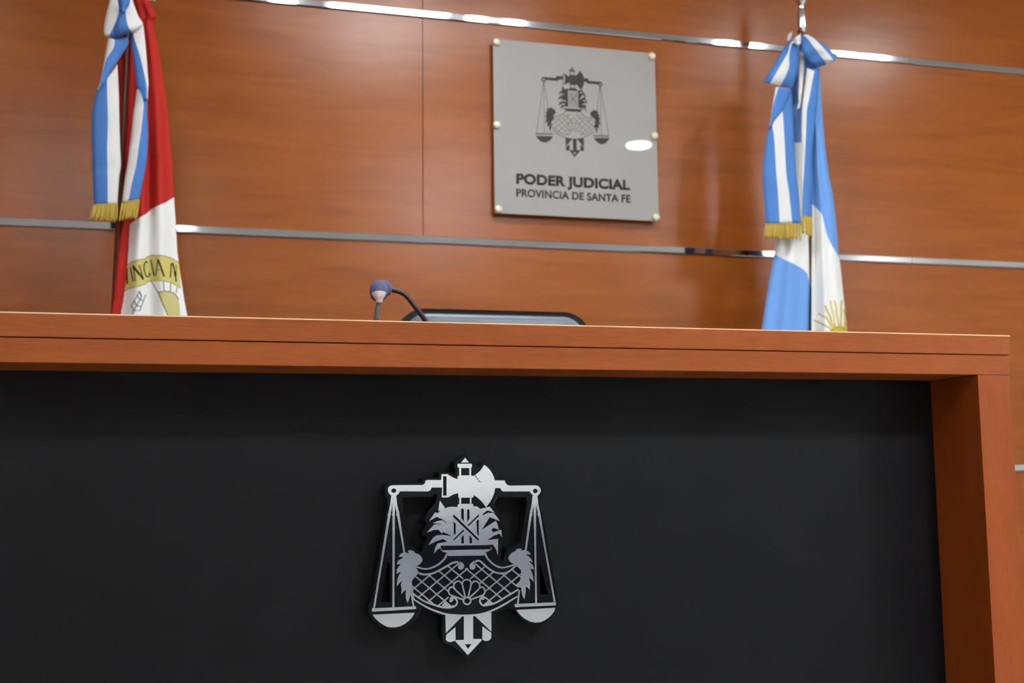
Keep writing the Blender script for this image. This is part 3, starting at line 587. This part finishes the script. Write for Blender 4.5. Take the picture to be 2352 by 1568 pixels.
def fringe(top, bot, Y, parent, n=16, rnd=random.Random(3)):
    bm = bmesh.new()
    for i in range(n):
        s = i/(n-1); a = (top[0][0]+(top[1][0]-top[0][0])*s, top[0][1]+(top[1][1]-top[0][1])*s); b = (bot[0][0]+(bot[1][0]-bot[0][0])*s+rnd.uniform(-1.6, 1.6), bot[0][1]+(bot[1][1]-bot[0][1])*s+rnd.uniform(-3.5, 3))
        mid = ((a[0]+b[0])/2+rnd.uniform(-.8, .8), (a[1]+b[1])/2); d = rnd.uniform(-.002, .004)
        tube(bm, [at(a[0], a[1], Y), at(mid[0], mid[1], Y-d), at(b[0], b[1], Y-d)], [.0022, .0026, .0022], 6, 3)
    P, Q = at(*top[0], Y), at(*top[1], Y)
    tube(bm, [P, ((P[0]+Q[0])/2, Y, (P[2]+Q[2])/2), Q], .0036, 6, 2)
    return obj('fringe', bm, MFRINGE, parent, True)
MR = [MBLUE, MCW]
# left bow
YR = FLAGY-.105
lb = empty('ribbon_bow', at(290, 90, YR), 'blue and white ribbon bow with gold fringed tails on the red flag', 'ribbon', 'ribbon bows on the flags')
strip('loop', [[A(320,-120),A(375,-100),A(420,-90),A(440,-80)], [A(300,0),A(372,0),A(395,60),A(430,60)], [A(262,150),A(385,110),A(400,110),A(430,110)], [A(243,270),A(345,230),A(390,180),A(450,130)], [A(250,335),A(300,325),A(370,300),A(440,270)], [A(262,345),A(305,345),A(350,372),A(400,360)]], [1, 0, 0], YR+.02, lb, MR, .012, lift=[.0,.02,.03,.035,.028,.012])
strip('loop', [[A(400,-110),A(490,-110),A(520,-90)], [A(395,0),A(492,0),A(515,0)], [A(405,85),A(455,90),A(548,100)], [A(405,110),A(447,120),A(575,165)], [A(360,200),A(470,245),A(612,225)], [A(330,320),A(505,300),A(595,258)], [A(350,365),A(480,312),A(585,275)]], [0, 1], YR+.01, lb, MR, .012, lift=[0,.02,.026,.03,.036,.03,.01])
kn = strip('knot', [[A(370,-20),A(495,-20)], [A(385,40),A(480,45)], [A(402,90),A(452,95)], [A(408,110),A(450,112)]], [0], YR-.035, lb, MR, .012)
t1 = strip('tail', [[A(285,350),A(345,375),A(468,350)], [A(268,450),A(335,455),A(472,420)], [A(243,600),A(268,560),A(385,560)], [A(220,720),A(228,700),A(300,690)], [A(205,790),A(210,785),A(262,760)], [A(183,850),A(190,842),A(215,820)]], [1, 0], YR, lb, MR, .008)
t1b = strip('tail', [[A(190,835),A(272,745),A(370,610)], [A(165,900),A(272,800),A(376,740)], [A(140,1000),A(275,950),A(384,930)], [A(125,1150),A(280,1150),A(388,1150)], [A(130,1400),A(273,1400),A(396,1400)], [A(134,1568),A(275,1568),A(402,1568)], [A(138,200,False),A(277,200,False),A(386,200,False)], [A(146,456,False),A(279,448,False),A(370,446,False)]], [0, 1], YR+.012, lb, MR, .01)
fringe([A(148,458,False), A(368,448,False)], [A(112,592,False), A(362,612,False)], YR+.004, t1b, 20)
t2 = strip('tail', [[A(488,310),A(518,315),A(615,240)], [A(502,400),A(535,380),A(632,380)], [A(520,540),A(575,500),A(645,530)], [A(536,660),A(610,640),A(655,660)], [A(552,800),A(640,780),A(664,790)], [A(572,850),A(648,850),A(660,850)], [A(612,950),A(652,940),A(656,940)]], [0, 1], YR, lb, MR, .008)
t2b = strip('tail', [[A(555,845),A(568,850),A(655,850)], [A(540,960),A(616,960),A(655,950)], [A(520,1100),A(612,1080),A(652,1080)], [A(508,1230),A(600,1200),A(660,1230)], [A(485,1400),A(575,1380),A(656,1400)], [A(465,1568),A(550,1560),A(640,1568)], [A(440,220,False),A(515,220,False),A(618,200,False)], [A(415,432,False),A(475,415,False),A(578,407,False)]], [1, 0], YR+.008, lb, MR, .01)
fringe([A(416,434,False), A(576,410,False)], [A(384,600,False), A(552,582,False)], YR+.002, t2b, 14)
obj('tie_cord', tube(bmesh.new(), [at(302,-20,YR+.05), at(330,-6,YR+.04), at(350,-2,YR+.03), at(357,0,YR+.03)], .005, 8), MCW, lb, True)
# right bow
YQ = FLAGY-.10
rb = empty('ribbon_bow', at(1835, 95, YQ), 'blue and white ribbon bow with gold fringed tails on the light blue flag', 'ribbon', 'ribbon bows on the flags')
strip('loop', [[B(462,350),B(480,365),B(492,385),B(510,400)], [B(440,375),B(450,400),B(465,400),B(522,440)], [B(385,450),B(432,470),B(440,500),B(522,520)], [B(320,560),B(375,570),B(440,600),B(518,600)], [B(255,660),B(310,680),B(405,690),B(500,690)], [B(208,738),B(268,752),B(360,775),B(466,790)]], [0, 1, 0], YQ+.015, rb, MR, .016, lift=[.03,.025,.02,.02,.015,0])
strip('loop', [[B(540,330),B(570,315),B(600,312),B(625,318)], [B(545,380),B(612,355),B(668,352),B(690,365)], [B(555,450),B(660,420),B(745,430),B(770,415)], [B(590,520),B(705,480),B(800,490),B(830,470)], [B(640,570),B(745,530),B(835,540),B(875,492)], [B(705,602),B(778,578),B(845,548),B(858,525)]], [0, 1, 0], YQ+.01, rb, MR, .018, lift=[.03,.03,.028,.022,.015,0])
strip('knot', [[B(488,345),B(545,300)], [B(488,370),B(548,350)], [B(500,395),B(545,390)], [B(520,408),B(535,402)]], [1], YQ-.03, rb, MR, .01)
strip('loop_under', [[B(545,440),B(575,440),B(620,520)], [B(560,520),B(600,560),B(690,600)], [B(580,600),B(620,625),B(708,612)]], [0, 0], YQ+.035, rb, MR, .004)
t3 = strip('tail', [[B(318,788),B(345,785),B(460,800)], [B(303,880),B(318,870),B(448,850)], [B(288,980),B(292,975),B(388,985)], [B(275,1080),B(277,1080),B(310,1085)], [B(262,1135),B(264,1135),B(282,1130)]], [1, 0], YQ-.004, rb, MR, .006)
t3b = strip('tail', [[B(300,1085),B(372,1000),B(376,996),B(462,810)], [B(262,1140),B(294,1120),B(384,1030),B(470,960)], [B(240,1240),B(303,1210),B(394,1180),B(480,1180)], [B(218,1380),B(314,1380),B(404,1360),B(492,1350)], [B(205,1568),B(325,1568),B(415,1568),B(505,1568)], [B(213,250,False),B(340,250,False),B(440,250,False),B(526,250,False)], [B(230,526,False),B(355,522,False),B(468,516,False),B(548,524,False)]], [0, 1, 0], YQ+.008, rb, MR, .012)
fringe([B(232,530,False), B(545,530,False)], [B(220,652,False), B(548,668,False)], YQ+.0, t3b, 30)
t4 = strip('tail', [[B(600,612),B(668,640),B(712,612)], [B(590,700),B(648,740),B(706,720)], [B(568,860),B(622,880),B(698,860)], [B(555,1000),B(600,1000),B(685,1000)], [B(552,1200),B(592,1200),B(665,1200)], [B(552,1350),B(585,1350),B(652,1350)], [B(545,1568),B(572,1568),B(648,1568)], [B(550,250,False),B(562,250,False),B(640,250,False)], [B(556,470,False),B(560,462,False),B(645,462,False)]], [1, 0], YQ+.02, rb, MR, .008)
fringe([B(558,455,False), B(645,468,False)], [B(560,610,False), B(650,640,False)], YQ+.012, t4, 10)
strip('inner_tail', [[B(540,460),B(578,490)], [B(530,600),B(580,620)], [B(525,740),B(572,740)], [B(525,880),B(558,870)], [B(530,915),B(550,915)], [B(508,980),B(542,975)]], [1], YQ+.03, rb, MR, .004)
strip('tie_loop', [[B(435,310),B(470,285)], [B(425,340),B(462,320)], [B(428,372),B(450,355)]], [1], YQ+.04, rb, MR, .004)
